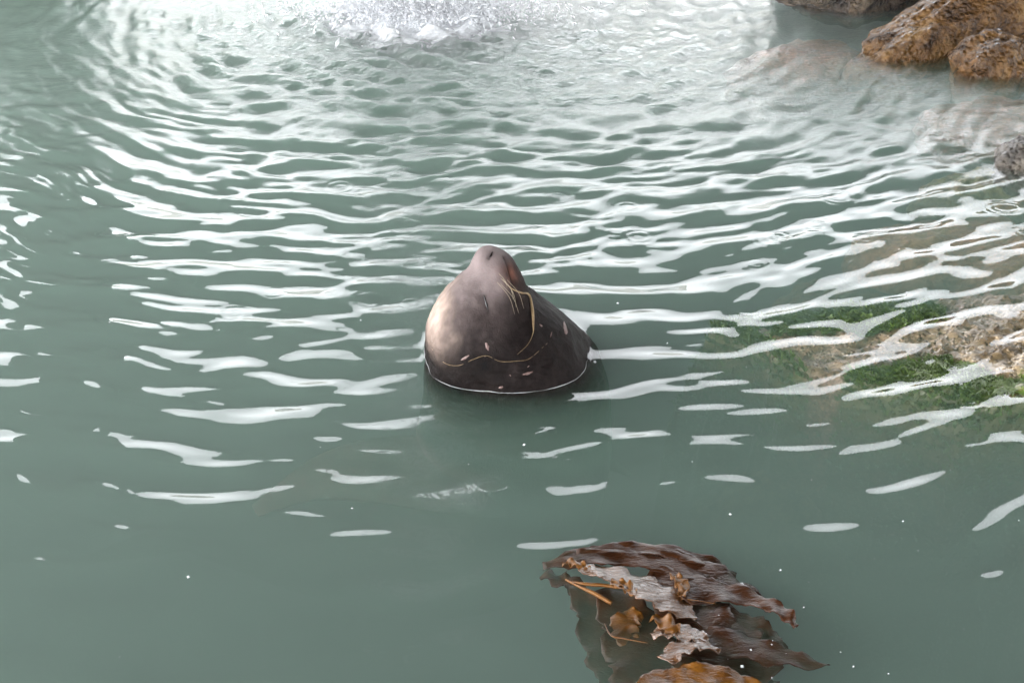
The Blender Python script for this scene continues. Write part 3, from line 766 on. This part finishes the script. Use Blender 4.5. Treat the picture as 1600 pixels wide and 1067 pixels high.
for k in range(16000):
    ang = sr.uniform(0, 6.283); v0 = sr.gamma(3.0, 0.35); el = sr.uniform(0.5, 1.4); t = sr.uniform(0.02, 0.28)
    o = np.array([SPLASH[0] + sr.normal(0, 0.33), SPLASH[1] + 0.1 + sr.normal(0, 0.14), 0.0])
    vel = np.array([math.cos(ang) * math.cos(el), math.sin(ang) * math.cos(el), math.sin(el)]) * v0 * 1.5
    p = o + vel * t + np.array([0, 0, -4.9 * t * t])
    if p[2] < 0.0 or p[2] > 0.6: continue
    vel = vel + np.array([0, 0, -9.8 * t])
    cs.append(p); ss.append(min(sr.gamma(2, 0.0019), 0.010)); ds.append(vel); st.append(1 + 2.0 * np.linalg.norm(vel) * sr.random())
droplets('splash_spray', cs, ss, ds, st, label='white spray thrown up where the falling water lands', kind='stuff')
# the falling curtain itself, strand by strand in one mass
cs = []; ss = []; ds = []; st = []
for k in range(1500):
    z_ = sr.uniform(0.02, 4.6)
    cs.append(np.array([SPLASH[0] + sr.normal(0, 0.20), SPLASH[1] + 0.22 + sr.normal(0, 0.07) + 0.06 * z_, z_])); ss.append(sr.uniform(0.004, 0.012)); ds.append(np.array([sr.normal(0, .04), -.05, -1])); st.append(sr.uniform(6, 20))
droplets('falling_water', cs, ss, ds, st, label='white stream of water falling into the pool', kind='stuff')
# specks of froth drifting on the surface
cs = []; ss = []
for k in range(70):
    cs.append(np.array([sr.uniform(-1.6, 2.2), sr.uniform(2.9, 5.2), 0.001])); ss.append(min(sr.gamma(2, 0.0009), 0.005))
for k in range(25):
    cs.append(np.array([0.72 + sr.normal(0, .25), 3.12 + sr.normal(0, .16), 0.002])); ss.append(min(sr.gamma(2, 0.0009), 0.004))
droplets('froth_specks', cs, ss, [np.array([sr.normal(), sr.normal(), 0.01]) for _ in cs], [1.3] * len(cs), label='tiny white froth specks drifting on the water', kind='stuff')

# thin white line standing in for the sky glint where neck meets water
ang = np.linspace(math.pi * 0.93, math.pi * 1.93, 60); fl = []
for a in ang:
    dirv = Vector((math.cos(a), math.sin(a), 0)); o_ = Vector((NECK_C[0], NECK_C[1], 0.006)) + dirv * 0.8
    hit, no, _, _ = bvh.ray_cast(o_, -dirv)
    if hit: fl.append(np.array(hit) + np.array(dirv) * 0.001)
fr_ = np.array([0.0016 * (0.55 + 0.45 * math.sin(i * 0.5) * math.sin(i * 0.23 + 1)) for i in range(len(fl))])
tube('glint_line', fl, fr_, WHITE, seg=5, sub=2, label='thin white line painted as the sky glint along the waterline of the sea lion neck', cat='glint')

m = Nodes('mist')
geo = m.new('NewGeometry')
sep = m.new('SeparateXYZ'); m.link(m.coord('Object'), sep.inputs[0])
def lobe(cx, cy, wx, wy, h):
    a = m.math('POWER', m.math('DIVIDE', m.math('SUBTRACT', sep.outputs[0], cx), wx), 2.0)
    b = m.math('POWER', m.math('DIVIDE', m.math('SUBTRACT', sep.outputs[1], cy), wy), 2.0)
    c = m.math('DIVIDE', sep.outputs[2], h)
    return m.math('EXPONENT', m.math('MULTIPLY', m.math('ADD', m.math('ADD', a, b), c), -1.0))
den = m.math('ADD', m.math('MULTIPLY', lobe(-0.35, 8.75, 0.85, 0.6, 0.4), 1.5), m.math('MULTIPLY', lobe(0.95, 8.1, 0.75, 1.1, 0.45), 0.30))
den = m.math('MULTIPLY', den, m.ramp(m.noise(1.6, 4, 0.6, m.coord('Object')), [(0.35, 0.15), (0.7, 1.0)]))
pv = m.new('VolumePrincipled'); pv.inputs['Color'].default_value = (0.95, 0.95, 0.97, 1)
m.link(den, pv.inputs['Density'])
m.link(pv.outputs[0], m.out.inputs['Volume'])
me = box_mesh('mist', 6.0, 4.2, 1.5); 
mist = link('mist', me, m.m, label='pale spray mist hanging over the water by the fall', kind='stuff')
for v in me.vertices: v.co += Vector((0.3, 8.3, 0.80))
